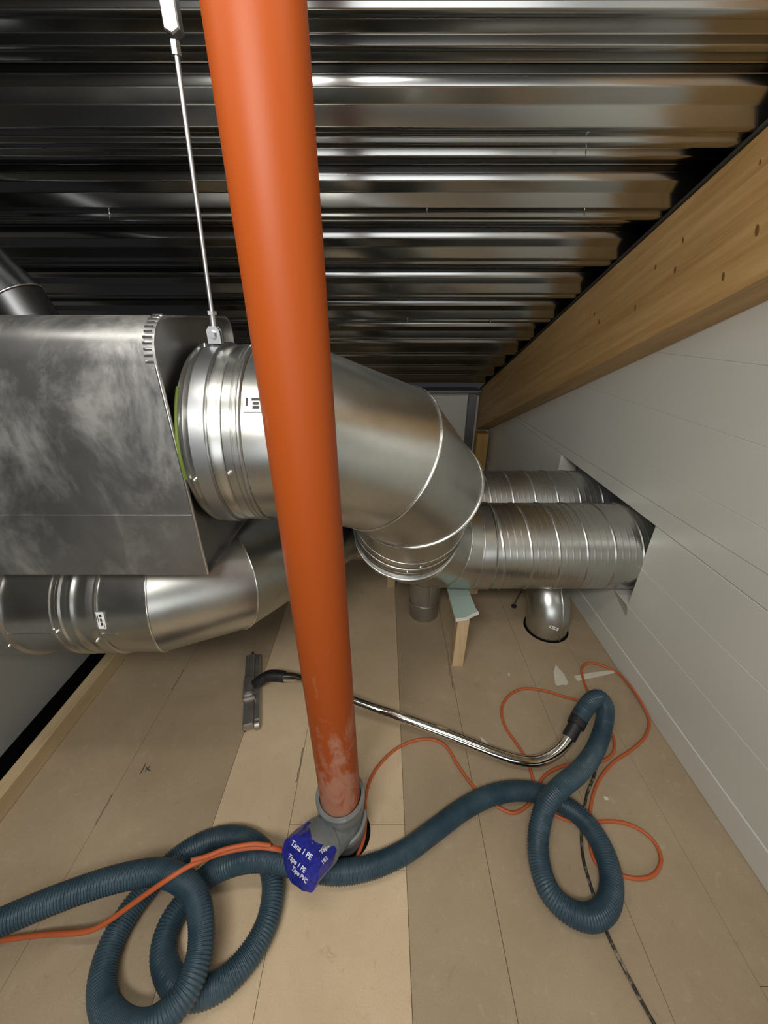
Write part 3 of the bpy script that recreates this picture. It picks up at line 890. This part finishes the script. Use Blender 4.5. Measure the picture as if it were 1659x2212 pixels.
tube('moulded_rib', rg, 0.006, M['grey_plastic'], ft, 8)
# tape patch, wrapped over the open branch end, with its print
tp = empty('blue_tape', tuple(BE))
tag(tp, 'crumpled blue printed tape wrapped over the end of the grey branch', 'tape')
ref = Vector((0, 0, 1)); tu = (ref - BD * ref.dot(BD)).normalized(); tv = BD.cross(tu)
def tape_pt(a, s, extra=0.0):
    """a angle around branch, s distance back from the end (s<0: over the cap)"""
    r = 0.0615 + extra
    if s >= 0:
        c = BE - BD * s + BD * 0.012
        rr = r + 0.0020 * math.sin(5 * a + 40 * s) + 0.0012 * math.sin(11 * a)
    else:
        c = BE + BD * (0.012 + min(0.012, -s * 0.25) + extra)
        rr = max(0.001, r + s)
    return c + (tu * math.cos(a) + tv * math.sin(a)) * rr
NA, srow = 96, [1.0, 0.85, 0.65, 0.45, 0.25, 0.0, -0.006, -0.016, -0.030, -0.045, -0.0605]
def tape_top(a):
    a = (a + math.pi) % (2 * math.pi) - math.pi
    return 0.010 + 0.048 * math.exp(-((a - 0.75) / 0.50) ** 2) + 0.058 * math.exp(-((a + 1.05) / 0.52) ** 2) + 0.025 * math.exp(-((abs(a) - math.pi) / 0.8) ** 2)
verts, faces = [], []
for i, s in enumerate(srow):
    for k in range(NA):
        a = 2 * math.pi * k / NA
        s2 = s
        if s > 0: s2 = tape_top(a) * s + (random.uniform(-0.0025, 0.0025) if i == 0 else 0)
        verts.append(tape_pt(a, s2))
for i in range(len(srow) - 1):
    for k in range(NA):
        l = (k + 1) % NA
        faces.append((i * NA + k, i * NA + l, (i + 1) * NA + l, (i + 1) * NA + k))
tape_skin = mesh('tape_skin', verts, faces, M['tape'], tp, True, math.radians(60))
# ------------------------------------------------------------------ floor items
# vacuum wand
vw = empty('vacuum_wand', (0.1, 1.0, 0))
tag(vw, 'chromed bent vacuum tube lying across the floor behind the orange pipe', 'vacuum tube')
wz = [(640, 1464, .082), (690, 1484, .080), (760, 1513, .070), (860, 1548, .058), (980, 1592, .045), (1070, 1627, .034), (1118, 1642, .030), (1155, 1646, .031), (1185, 1636, .040), (1210, 1618, .056), (1228, 1594, .076)]
wpts = [at(*q) for q in wz]
pre = [at(604, 1462, .082)]
tube('chrome_tube', spline(pre + wpts + [at(1236, 1580, .090)], 0.012), 0.0185, M['chrome'], vw, 24)
tube('black_cuff', spline([at(1228, 1594, .076), at(1238, 1576, .092), at(1248, 1556, .110), at(1256, 1541, .120)], 0.008)[:], 0.0225, M['black'], vw, 24)
tube('cuff_collar', [at(1243, 1568, .100), at(1258, 1538, .122)], 0.0285, M['black'], vw, 24)
sl = spline([at(552, 1478, .040), at(562, 1470, .062), at(578, 1461, .078), at(600, 1460, .083), at(615, 1462, .082)], 0.006)
tube('black_elbow_sleeve', sl, [0.021 + 0.002 * (1 if k > len(sl) * 0.45 else 0) for k in range(len(sl))], M['black'], vw, 20)
# floor nozzle
NC = (at(546, 1424, 0.0) + at(544, 1588, 0.0)) / 2
nd = (at(544, 1584, 0.0) - at(548, 1428, 0.0)); nl = nd.length / 2; nd.normalize(); ns = Vector((-nd.y, nd.x, 0))
if ns.x < 0: ns = -ns
nz = empty('floor_nozzle', tuple(NC))
tag(nz, 'grey cast metal floor nozzle of the vacuum beside the orange pipe', 'vacuum nozzle')
def nbox(name, l0, l1, s0, s1, z0, z1, mat, bev=0.004, taper=0.0):
    bm = bmesh.new(); bmesh.ops.create_cube(bm, size=1.0)
    for v in bm.verts:
        f = 1.0 - taper * (v.co.z + 0.5)
        l = (l0 + l1) / 2 + v.co.x * (l1 - l0); s = (s0 + s1) / 2 + v.co.y * (s1 - s0) * f; z = (z0 + z1) / 2 + v.co.z * (z1 - z0)
        v.co = NC + nd * l + ns * s + Vector((0, 0, z))
    bmesh.ops.bevel(bm, geom=list(bm.edges), offset=bev, segments=2, affect='EDGES', profile=0.6)
    bmesh.ops.recalc_face_normals(bm, faces=bm.faces)
    me = bpy.data.meshes.new(name); bm.to_mesh(me); bm.free()
    return link(name, me, mat, nz)
nbox('head_shell', -nl, nl * 0.98, -0.030, 0.016, 0.012, 0.042, M['cast'], 0.006, 0.2)
nbox('side_channel', -nl, nl * 0.86, 0.014, 0.034, 0.006, 0.034, M['cast'], 0.003)
nbox('neck_saddle', -0.050, 0.050, -0.036, 0.020, 0.020, 0.058, M['cast'], 0.014, 0.35)
nbox('neck_ridge', 0.046, 0.062, -0.030, 0.018, 0.030, 0.050, M['cast'], 0.006)
nbox('brush_strip', -nl * 0.98, nl * 0.95, -0.026, -0.020, 0.0, 0.014, M['black'], 0.001)
nbox('brush_strip', -nl * 0.98, nl * 0.95, 0.026, 0.032, 0.0, 0.010, M['black'], 0.001)
lathe('wheel', NC + nd * (nl * 0.92) + ns * 0.012 + Vector((0, 0, 0.017)), ns, [(0, 0), (0, 0.012), (0.003, 0.017), (0.019, 0.017), (0.022, 0.012), (0.022, 0)], M['cast'], nz, 24)
lathe('end_spring', NC - nd * (nl * 1.0) + Vector((0, 0, 0.022)), -nd, [(0, 0.012), (0.010, 0.011), (0.016, 0.004), (0.030, 0.003), (0.030, 0)], M['black'], nz, 12)

# blue hose
RH = 0.029
hp = [(1250, 1552, .118), (1262, 1533, .135), (1278, 1514, .150), (1295, 1508, .150), (1307, 1524, .135), (1306, 1556, .110), (1297, 1592, .085), (1280, 1630, .082), (1250, 1668, .095), (1212, 1700, .102), (1183, 1733, .098), (1168, 1775, .075), (1162, 1822, .045), (1168, 1875, .032), (1188, 1928, .031), (1226, 1966, .031), (1272, 1982, .031), (1308, 1962, .031), (1321, 1918, .031), (1314, 1866, .031), (1293, 1815, .031), (1262, 1772, .031), (1222, 1741, .031), (1172, 1716, .031), (1116, 1708, .031), (1060, 1718, .031), (1000, 1748, .031), (935, 1796, .031), (865, 1845, .031), (795, 1874, .031), (725, 1884, .034), (660, 1872, .055), (610, 1861, .088), (555, 1855, .092), (500, 1866, .078), (449, 1893, .045), (403, 1943, .031), (366, 1998, .031), (353, 2050, .031), (362, 2100, .031), (389, 2135, .031), (430, 2144, .031), (485, 2120, .031), (540, 2062, .031), (577, 1993, .031), (590, 1925, .031), (585, 1878, .030), (566, 1838, .031), (527, 1812, .031), (478, 1809, .031), (421, 1829, .031), (366, 1868, .031), (316, 1922, .031), (272, 1980, .031), (238, 2045, .031), (221, 2112, .033), (226, 2172, .040), (262, 2216, .060), (315, 2222, .085), (366, 2188, .098), (408, 2130, .100), (432, 2057, .102), (435, 1990, .108), (421, 1932, .116), (389, 1899, .125), (340, 1884, .130), (252, 1898, .138), (137, 1936, .148), (0, 1993, .158), (-140, 2062, .165), (-300, 2160, .17)]
hose = empty('vacuum_hose', tuple(at(1162, 1822, 0)))
tag(hose, 'dark blue corrugated vacuum hose looping across the floor', 'hose')
pitch = 0.0064
hpts = spline([at(*q) for q in hp], pitch / 4)
rad = [(RH, RH, RH - 0.0021, RH - 0.0021)[k % 4] for k in range(len(hpts))]
tube('hose_body', hpts, rad, M['hose'], hose, 20)

# orange cords
def on_floor(p):
    lim = X_WALL - 0.0105
    if p.x > lim: p = Vector((lim, p.y, p.z + 0.5 * (p.x - lim)))
    return p
c1 = [(771, 1852), (785, 1816), (790, 1773), (789, 1730), (799, 1686), (820, 1651), (858, 1616), (899, 1599), (934, 1597), (962, 1611), (989, 1653), (1019, 1695), (1045, 1722), (1078, 1744), (1107, 1756), (1137, 1742), (1153, 1718), (1164, 1693), (1182, 1671), (1222, 1653), (1272, 1649), (1310, 1640), (1327, 1619), (1324, 1590), (1310, 1566), (1290, 1535), (1274, 1501), (1260, 1467), (1257, 1444), (1270, 1432), (1297, 1436), (1331, 1451), (1365, 1480), (1394, 1522), (1402, 1556), (1394, 1590), (1365, 1619), (1327, 1645), (1297, 1680), (1280, 1722), (1274, 1762), (1274, 1820), (1290, 1868), (1343, 1891), (1381, 1898), (1414, 1888), (1428, 1855), (1415, 1821), (1381, 1791), (1339, 1776), (1289, 1775), (1247, 1775), (1213, 1767), (1185, 1748), (1160, 1710), (1150, 1678), (1137, 1640), (1116, 1606), (1091, 1569), (1084, 1531), (1099, 1503), (1130, 1488), (1171, 1491), (1213, 1503), (1251, 1514), (1283, 1528), (1300, 1560)]
o = tube('extension_cord', spline([on_floor(at(u, v, 0.0052)) for u, v in c1], 0.010), 0.0050, M['cord'], None, 10)
tag(o, 'thin orange cord in loose loops on the floor by the white wall', 'cord')
c2 = [(-160, 2030, .008), (-60, 2032, .010), (0, 2030, .016), (92, 2019, .030), (190, 2011, .055), (229, 1993, .075), (298, 1944, .125), (366, 1897, .172), (412, 1869, .170), (481, 1842, .150), (550, 1830, .140), (596, 1834, .128), (640, 1850, .070), (660, 1884, .012), (700, 1898, .008), (744, 1872, .008), (768, 1856, .006)]
o = tube('orange_lead', spline([at(*q) for q in c2], 0.010), 0.0062, M['cord'], None, 10)
tag(o, 'orange cord draped over the blue hose coil at the left', 'cord')
c3 = [(412, 1862, .180), (446, 1853, .168), (481, 1839, .162), (520, 1830, .158), (552, 1826, .152), (584, 1830, .140)]
o2 = [at(u, v - 3, z) for u, v, z in c3]
tube('second_strand', spline(o2, 0.010), 0.0055, M['cord'], o, 10)
# scuffed dark cable
c4 = [(1293, 1600), (1293, 1623), (1286, 1668), (1268, 1716), (1261, 1758), (1256, 1800), (1260, 1855), (1271, 1897), (1285, 1942), (1306, 2003), (1339, 2074), (1381, 2154), (1413, 2212), (1450, 2275)]
o = tube('dark_cable', spline([at(u, v, 0.0046) for u, v in c4], 0.012), 0.0042, M['cable'], None, 8)
tag(o, 'scuffed black cable running under the hose loop towards the viewer', 'cable')

# paper and tape scraps
def scrap(name, pix, label, z=0.0012, curl=0.004):
    ps_ = [at(u, v, 0) for u, v in pix]
    n = len(ps_)
    hs = [z + random.uniform(0, curl) for _ in ps_]
    vs = [Vector((p.x, p.y, h)) for p, h in zip(ps_, hs)] + [Vector((p.x, p.y, h - 0.0008)) for p, h in zip(ps_, hs)]
    c = sum(vs[:n], Vector()) / n
    vs.append(c); vs.append(c - Vector((0, 0, 0.0008)))
    fs_ = [(i, (i + 1) % n, 2 * n) for i in range(n)] + [(n + i, 2 * n + 1, n + (i + 1) % n) for i in range(n)] + [(i, n + i, n + (i + 1) % n, (i + 1) % n) for i in range(n)]
    o = mesh(name, vs, fs_, M['paper'])
    return tag(o, label, 'paper scrap')
def cz(x, y): return (1060 + x / 5.925, 1420 + y / 5.925)
scrap('paper_scrap', [cz(*p) for p in ((800, 190), (830, 105), (880, 160), (935, 220), (990, 330), (970, 365), (915, 355), (850, 372), (820, 340), (815, 260))], 'torn pointed paper scrap on the floor left of the pale strip')
scrap('tape_scrap', [cz(*p) for p in ((1065, 240), (1300, 195), (1560, 165), (1610, 172), (1600, 200), (1420, 240), (1180, 295), (1110, 310))], 'long pale tape strip on the floor near the wall foot', 0.0012, 0.0015)
scrap('paper_scrap', [(1036, 1592), (1050, 1602), (1066, 1616), (1044, 1613)], 'small cream scrap just above the chrome tube')
scrap('plaster_crumb', [(1291, 1376), (1300, 1374), (1305, 1379), (1298, 1383), (1292, 1381)], 'white crumb against the foot of the right wall', 0.004, 0.004)['category'] = 'crumb'
scrap('plaster_crumb', [(1302, 1722), (1312, 1724), (1314, 1731), (1306, 1730)], 'white crumb on the floor inside the cord loop', 0.004, 0.004)['category'] = 'crumb'
scrap('plaster_crumb', [(1097, 1454), (1101, 1456), (1101, 1463), (1098, 1461)], 'tiny white flake on the floor left of the torn paper', 0.002, 0.002)['category'] = 'crumb'

# print on the blue tape: glyph meshes laid onto the tape skin
from mathutils.bvhtree import BVHTree
_b = bmesh.new(); _b.from_mesh(tape_skin.data); bmesh.ops.triangulate(_b, faces=_b.faces)
TREE = BVHTree.FromBMesh(_b)
def print_text(txt, pu, pv, ang, size, mat=M['white_ink']):
    cu = bpy.data.curves.new('txt', 'FONT'); cu.body = txt; cu.size = size; cu.resolution_u = 2; cu.offset = 0.0004
    to = bpy.data.objects.new('txt', cu); COL.objects.link(to)
    dg = bpy.context.evaluated_depsgraph_get()
    me = bpy.data.meshes.new_from_object(to.evaluated_get(dg))
    bpy.data.objects.remove(to); bpy.data.curves.remove(cu)
    me.name = 'printed_text'
    bm = bmesh.new(); bm.from_mesh(me)
    bmesh.ops.triangulate(bm, faces=bm.faces)
    bmesh.ops.subdivide_edges(bm, edges=[e for e in bm.edges if e.calc_length() > 0.002], cuts=2)
    c = at(pu, pv, 0.14)
    vd_ = (Vector((0, 0, H)) - c).normalized()
    rt = Vector((1, 0, 0)); rt = (rt - vd_ * rt.dot(vd_)).normalized(); up = vd_.cross(rt)
    ca, sa = math.cos(ang), math.sin(ang)
    for v in bm.verts:
        x, y = v.co.x * ca - v.co.y * sa, v.co.x * sa + v.co.y * ca
        o = c + rt * x + up * y + vd_ * 0.2
        h, nrm, idx, dist = TREE.ray_cast(o, -vd_)
        v.co = (h + vd_ * 0.0012) if h is not None else o - vd_ * 0.215
    # drop glyph pieces that miss the tape
    bad = [f for f in bm.faces if max(e.calc_length() for e in f.edges) > 0.02]
    bmesh.ops.delete(bm, geom=bad, context='FACES')
    bm.to_mesh(me); bm.free()
    me.materials.clear()
    return link('printed_text', me, mat, tp)
print_text('Tana 1 PE', 627, 1824, math.radians(-29), 0.0150)
print_text('Tape 1 PE', 621, 1852, math.radians(-33), 0.0130)
print_text('Tape PVC', 629, 1878, math.radians(-33), 0.0115)
print_text('Tape', 694, 1846, math.radians(40), 0.0125)
print_text('182', 697, 1868, math.radians(42), 0.0110)
_b.free()

# housings made up for the added overhead lamp and flood, out of view
for x, y, z, l, lab in ((-0.25, 0.43, 2.003, 1.6, 'long lamp fitting added out of view under the deck for brightness'),):
    lf = empty('added_lamp', (x, y, z))
    tag(lf, lab, 'lamp')
    box('added_housing', (x - l / 2 - 0.02, y - 0.08, z), (x + l / 2 + 0.02, y + 0.08, z + 0.02), M['wall'], lf, 0.006)
    for q in (-1, 1): rod('hanger_wire', (x + q * l * 0.4, y, z + 0.02), (x + q * l * 0.4, y, z + 0.09), 0.002, M['zinc'], lf, 6)
fl = empty('added_flood', (-0.30, -0.60, 0.0))  # housing and stand invented around the added flood
tag(fl, 'unseen flood added behind the viewer for brightness, on a made-up tripod stand', 'lamp')
box('added_housing', (-0.77, -0.70, 1.79), (0.17, -0.64, 2.15), M['black'], fl, 0.008)
rod('stand_pole', (-0.30, -0.67, 0.25), (-0.30, -0.67, 1.80), 0.014, M['zinc'], fl, 12)
for k in range(3):
    a = math.radians(90 + 120 * k)
    rod('stand_leg', (-0.30, -0.67, 0.45), (-0.30 + 0.35 * math.cos(a), -0.67 - 0.35 * math.sin(a), 0.012), 0.010, M['zinc'], fl, 10)
